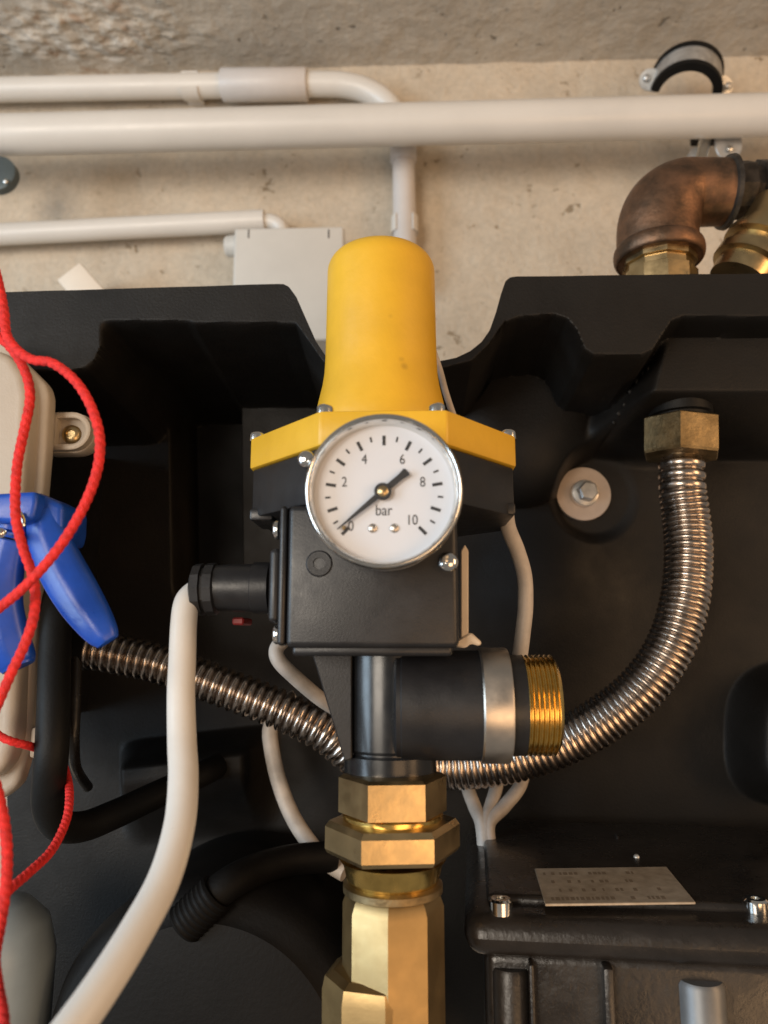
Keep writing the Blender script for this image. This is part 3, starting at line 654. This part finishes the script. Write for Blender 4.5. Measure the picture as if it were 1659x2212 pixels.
cable('white_wire', [(930, 740, .44), (950, 800, .44), (962, 845, .44), (975, 885, .44), (995, 940, .44)], 7, 'cabledirty', 'thin pale wire close behind the yellow cap', 'wire', 12)
for k, (u0, u1) in enumerate(((1010, 1040), (1072, 1048), (1122, 1056))):
    cable('white_wire', [(u0 - (1040 - u0) * .15, 1655, .575), (u0, 1700, .565), ((u0 + u1) / 2, 1742, .555), (u1, 1778, .545), (1046 + 6 * k, 1830, .54)], 14, 'cabledirty',
          ('pale wire under the steel hose, on the side of the brass nuts', 'pale wire under the steel hose, between two other wires', 'pale wire under the steel hose, slanting most, on the side of the name plate')[k], 'wire', group='wires behind the motor cover')
RV = 1300
t = thing('cable_tie', P(1004, 1390, .36), 'flat cream cable tie standing upright against the controller body', 'cable tie')
q = [P(996, 1392, .352), P(1012, 1392, .352), P(1012, 1190, .352), P(1004, 1176, .352), P(996, 1190, .352)]
link('strap', *prism(q, (0, .0015, 0), .0004, 1), 'tie', t)
q = [P(985, 1398, .351), P(985, 1384, .351), P(1018, 1366, .351), P(1042, 1388, .351), P(1036, 1396, .351), P(1018, 1390, .351), P(1006, 1400, .351)]
link('head', *prism(q, (0, .005, 0), .0008, 1), 'tie', t)
def cord(pts, label, px=10.8):
    path, L = resample(spline([tuple(P(*p)) for p in pts], 30), .0005)
    r = R(px, .31, 1200); pitch = .0105
    mod = lambda i, p: 1 + .075 * math.cos(3 * (p + 2 * PI * L[i] / pitch)) + .03 * math.cos(9 * p - 2 * PI * L[i] / .0017)
    return tag(link('red_cord', *sweep(path, r, 26, mod=mod), 'red', ang=80), label, 'cord')
cord([(-30, 520, .318), (-6, 600, .316), (8, 670, .314), (14, 722, .313), (36, 755, .312), (70, 777, .311), (112, 784, .310), (158, 818, .309), (192, 868, .308), (213, 930, .308), (215, 985, .308), (203, 1040, .308), (178, 1100, .308), (140, 1165, .309), (96, 1222, .310), (48, 1272, .312), (0, 1312, .316), (-50, 1350, .318)],
     'red twisted cord falling into a wide open loop over the blue clamp')
cord([(-40, 690, .316), (-10, 722, .316), (20, 748, .317), (46, 785, .318), (62, 828, .319), (64, 870, .319), (52, 930, .319), (38, 1000, .319), (33, 1070, .319), (36, 1130, .318), (52, 1190, .319), (68, 1235, .321), (76, 1280, .322), (72, 1335, .322), (52, 1395, .322), (26, 1450, .322), (0, 1510, .322), (-40, 1600, .322)],
     'red twisted cord hanging nearly straight across the beige box and blue clamp')
cord([(-40, 1560, .40), (0, 1590, .400), (30, 1603, .402), (66, 1612, .412), (104, 1626, .45), (132, 1645, .455), (146, 1682, .43), (150, 1725, .41), (142, 1775, .395), (112, 1836, .375), (66, 1882, .355), (20, 1922, .34), (-20, 1965, .33)],
     'red twisted cord passing behind the black hose and curving back below it')
cord([(-30, 1640, .31), (-8, 1700, .31), (8, 1770, .31), (15, 1840, .31), (12, 1920, .31), (0, 2000, .305), (-12, 2070, .295), (-6, 2130, .285), (6, 2200, .275), (8, 2290, .265)],
     'red twisted cord hanging lowest, below the beige box')
# ================================================================ BEIGE BOX on the left
RV = 930
QY = .445
t = thing('terminal_box', P(20, 1720, QY), 'beige plastic electrical box with a screwed side lug, behind the red cords', 'box')
q = [P(-400, 735, QY), P(20, 735, QY), P(66, 790, QY), P(118, 842, QY), P(124, 866, QY), P(118, 985, QY), P(110, 1080, QY), P(92, 1440, QY), P(86, 1600, QY), P(60, 1690, QY), P(20, 1722, QY), P(-400, 1722, QY)]
link('base', *prism([p + V((0, -.012, 0)) for p in q], (0, .013, 0), .004, 3), 'beige', t, ang=40)
link('mounting_block', *rbox(X(-400, 1200, QY), X(-40, 1200, QY), QY, YB + .01, Zp(0, 1600, QY), Zp(0, 850, QY), .004, 2), 'black', t)
CYb = .42
q = [P(-420, 750, CYb), P(-12, 750, CYb), P(24, 768, CYb), P(50, 806, CYb), P(60, 850, CYb), P(58, 900, CYb), P(52, 1000, CYb), P(46, 1090, CYb), P(36, 1440, CYb), P(30, 1600, CYb), P(12, 1660, CYb), P(-30, 1690, CYb), P(-420, 1690, CYb)]
link('cover', *prism(q, (0, .022, 0), .006, 4), 'beige', t, ang=40)
lc = P(160, 930, QY + .004); lw = R(46, QY)
def slot(c, r, ext, n=14):
    pts = []
    for k in range(n + 1): a = math.radians(-90 + 180 * k / n); pts.append(V((c.x + r * math.cos(a), c.y, c.z + r * math.sin(a))))
    return pts + [V((c.x - ext, c.y, c.z + r)), V((c.x - ext, c.y, c.z - r))]
lug = link('lug', *prism(slot(lc + V((-.002, .006, 0)), lw, .018), (0, .012, 0), .0015, 2), 'beige', t, ang=40)
# raised rim around the screw slot
rimv = []; rimf = []
inner = slot(lc + V((-.002, 0, 0)), lw * .66, .010); outer = slot(lc + V((-.002, 0, 0)), lw * .93, .013); n_ = len(inner)
for ring, dy in ((outer, .007), (outer, .0006), ([a.lerp(b, .25) for a, b in zip(outer, inner)], 0.0), ([a.lerp(b, .75) for a, b in zip(outer, inner)], 0.0), (inner, .0006), (inner, .007)):
    rimv += [p + V((0, dy, 0)) for p in ring]
for j in range(5):
    for k in range(n_): k2 = (k + 1) % n_; rimf.append((j * n_ + k, j * n_ + k2, (j + 1) * n_ + k2, (j + 1) * n_ + k))
link('slot_rim', rimv, rimf, 'beige', lug, ang=50)
link('screw', *lathe(lc + V((-.004, .0065, -.001)), (0.1, -1, 0), [(0, .0062), (.0018, .0060), (.0030, .0048), (.0034, .0028), (.0020, .0024), (.0020, .0002)], 24), 'brass', lug)
link('side_rib', *rbox(X(60, 1600, .43), X(96, 1600, .43), .432, .46, Zp(80, 1640, .43), Zp(80, 1572, .43), .002, 2), 'beige', t)
# ================================================================ BLUE CLAMP
RV = 1230
BLY = .345
t = thing('spring_clamp', P(60, 1390, BLY), 'blue plastic spring clamp with two long tapered handles, held over the beige box', 'clamp')
q = [P(-60, 1068, BLY), P(40, 1062, BLY), P(78, 1060, BLY), P(80, 1085, BLY), P(72, 1122, BLY), P(40, 1130, BLY), P(-60, 1125, BLY)]
link('jaw', *prism(q, (0, .03, 0), .0025, 3), 'blue', t, ang=40)
q = [P(70, 1062, BLY + .008), P(84, 1064, BLY + .008), P(136, 1090, BLY + .008), P(134, 1140, BLY + .008), P(126, 1175, BLY + .008), P(60, 1140, BLY + .008)]
link('shoulder', *prism(q, (0, .03, 0), .003, 3), 'blue', t, ang=40)
def handle(pts, m='blue'):
    path = spline([tuple(P(u, v, y)) + (R(w, y),) for u, v, y, w in pts], 10)
    vs = []; fs = []; seg = 28; n = len(path)
    for i in range(n):
        p = V(path[i][:3]); tdir = (V(path[min(i + 1, n - 1)][:3]) - V(path[max(i - 1, 0)][:3])).normalized()
        e2 = V((0, -1, 0)); e1 = e2.cross(tdir).normalized(); e2 = tdir.cross(e1)
        for k in range(seg):
            a = 2 * PI * k / seg; c, s = math.cos(a), math.sin(a)
            rr = path[i][3] / (abs(c) ** 2.6 + abs(s) ** 2.6) ** (1 / 2.6)
            ridge = 1 + .22 * math.exp(-((a - PI * .5) / .35) ** 2)
            vs.append(p + e1 * (rr * c) + e2 * (rr * s * .62 * ridge))
    for i in range(n - 1):
        for k in range(seg): k2 = (k + 1) % seg; fs.append((i * seg + k, i * seg + k2, (i + 1) * seg + k2, (i + 1) * seg + k))
    fs.append(tuple(range(seg))); fs.append(tuple((n - 1) * seg + k for k in range(seg)))
    return vs, fs
by_ = BLY + .012
link('handle', *handle([(92, 1105, by_, 34), (104, 1160, by_, 44), (132, 1225, by_, 50), (168, 1288, by_ - .002, 49), (202, 1340, by_ - .004, 42), (224, 1372, by_ - .005, 33), (233, 1387, by_ - .005, 24)]), 'blue', t, ang=60)
link('handle', *handle([(30, 1108, by_, 34), (20, 1170, by_ + .002, 40), (4, 1240, by_ + .004, 46), (2, 1310, by_ + .006, 46), (16, 1380, by_ + .008, 46), (34, 1425, by_ + .010, 42), (40, 1442, by_ + .010, 34)]), 'blue', t, ang=60)
link('pivot_pin', *dome(P(4, 1152, BLY - .004), (0, -1, 0), R(13, BLY), .003, 20, lip=.012), 'chrome', t)
link('spring', *sweep([P(44, 1108, BLY - .0015), P(50, 1122, BLY - .002), P(52, 1136, BLY - .001)], .0011, 10), 'chrome', t)
# ================================================================ BLACK HOSE at the left
cable('black_hose', [(118, 1180, .47), (122, 1260, .455), (122, 1330, .44), (118, 1420, .43), (116, 1520, .42), (112, 1620, .415), (106, 1690, .42), (106, 1745, .43), (128, 1782, .445), (180, 1785, .465), (250, 1758, .485), (340, 1716, .51), (430, 1675, .54), (470, 1655, .57)], 30, 'rubber',
      'black rubber hose hanging beside the beige box and bending away behind the white cable', 'hose', 26)
cable('black_cable', [(168, 1330, .50), (166, 1420, .49), (163, 1520, .485), (160, 1600, .485), (165, 1660, .50), (190, 1700, .53)], 11, 'blackgloss',
      'thin dark cable running beside the black rubber hose', 'cable', 16)
# ================================================================ MOTOR COVER lower right
RV = 2050
LZ = Zp(1300, 1985, .405)
mx0 = X(1002, 1985, .405); MROT = Matrix.Rotation(math.radians(-4.7), 3, 'Z'); MPV = V((mx0, .405, LZ))
def mi(p): return MPV + MROT.inverted() @ (p - MPV)
t = thing('motor_cover', MPV, 'black pump motor terminal cover with a metal name plate and two screws', 'pump')
t.rotation_euler = (0, 0, math.radians(-4.7))
lid = link('lid', *rbox(mx0, mx0 + .34, .405, .60, LZ - .020, LZ, .010, 5), 'blackgloss', t)
link('raised_top', *rbox(mx0 + .012, mx0 + .325, .428, .597, LZ - .003, LZ + .004, .003, 4), 'blackgloss', t)
link('body', *rbox(mx0 + .010, mx0 + .33, .414, .60, LZ - .16, LZ - .018, .006, 4), 'blackgloss', t)
pl = [mi(PZ(u, v, LZ + .004)) for u, v in ((1155, 1879), (1440, 1875), (1503, 1952), (1178, 1956))]
plate = link('name_plate', *prism([p - V((0, 0, .0005)) for p in pl], (0, 0, .0013), .0003, 1), 'plate', t)
# worn, unreadable print: short dark strokes along the plate
vs = []; fs = []; rng = random.Random(3)
for row, (f, dens) in enumerate(((.18, .5), (.42, .25), (.66, .3), (.88, .75))):
    s = .05
    while s < .92:
        w = rng.uniform(.012, .03)
        if rng.random() < dens * (1.2 if s < .6 else .5):
            i = len(vs)
            for ss, ff in ((s, f - .04), (s + w, f - .04), (s + w, f + .04), (s, f + .04)):
                a = pl[0].lerp(pl[1], ss); b = pl[3].lerp(pl[2], ss); vs.append(a.lerp(b, ff) + V((0, 0, .0009)))
            fs.append((i, i + 1, i + 2, i + 3))
        s += w + .012
link('plate_print', vs, fs, M['plate_ink'] if 'plate_ink' in M else 'brassdark', plate, flat=True)
for u in (1082, 1638):
    p = mi(PZ(u, 1972, LZ)); p.y += .003
    link('lid_screw', *lathe((p.x, p.y, LZ - .001), (0, 0, 1), [(0, .0062), (.0062, .0062), (.0072, .0050), (.0072, .0026), (.005, .0024), (.005, .0002)], 24), 'chrome', t)
for u, u1, v1 in ((1140, 1152, 2330), (1296, 1318, 2330)):
    link('cooling_rib', *rbox(mi(P(u, 2080, .41)).x, mi(P(u1, 2080, .41)).x, .4055, .42, LZ - .11, LZ - .021, .0015, 2), 'blackgloss', t)
for u, rr in ((1105, 42), (1515, 50)):
    p = mi(P(u, 2105 if u < 1200 else 2118, .405))
    link('corner_post', *lathe((p.x, .418, p.z - .10), (0, 0, 1), [(0, R(rr, .41)), (.098, R(rr, .41)), (.1, R(rr * .9, .41))], 32), 'blackgloss' if u < 1200 else 'greymetal', t)
link('back_fin', *rbox(X(1290, 1850, .55), X(1296, 1850, .55), .55, .56, LZ, LZ + .006, .001, 1), 'blackgloss', t)
q = mi(PZ(1375, 1852, LZ + .004)); link('stud', *dome(q, (0, 0, 1), .002, .002, 12), 'zinc', t)
# ================================================================ DRUM AND PIPE lower left
RV = 2150
DYr = .47; dc = P(430, 2330, DYr)
t = thing('pump_housing', (dc.x, DYr, dc.z - R(390, DYr)), 'round black pump housing low down behind the white cable', 'pump')
rr = R(385, DYr)
link('drum', *lathe((dc.x, DYr, dc.z), (0.05, 1, 0), [(-.004, rr * .3), (-.003, rr * .62), (0, rr * .80), (.004, rr * .84), (.006, rr * .90), (.012, rr * .96), (.024, rr), (.13, rr)], 96), 'deepblack', t, ang=30)
t = thing('threaded_pipe', P(430, 1990, .50), 'black pipe with a ribbed threaded end rising behind the white cable', 'pipe')
pa, pb = P(395, 2000, .47), P(470, 1925, .47); ax = pb - pa; L_ = ax.length; q = R(46, .47); pf = [(0, q * .9)]
for k in range(8): pf += [(L_ * (k + .1) / 8, q * .93), (L_ * (k + .5) / 8, q), (L_ * (k + .9) / 8, q * .93)]
pf += [(L_, q * .9)]
link('thread', *lathe(pa, ax, pf, 40), 'deepblack', t, ang=40)
link('tube', *sweep(spline([tuple(P(u, v, y)) for u, v, y in ((455, 1940, .47), (500, 1905, .475), (560, 1876, .495), (630, 1858, .515), (720, 1850, .53))], 10), R(34, .50), 30), 'deepblack', t)
gc = P(-30, 2140, .50)
tag(link('canister', *lathe((gc.x, gc.y, gc.z - R(260, .5)), (0, 0, 1), [(0, R(135, .5)), (R(330, .5), R(138, .5)), (R(400, .5), R(120, .5)), (R(440, .5), R(80, .5)), (R(455, .5), R(30, .5))], 48), 'greyblue', ang=50),
    'pale grey rounded canister low down behind the red cord', 'canister')
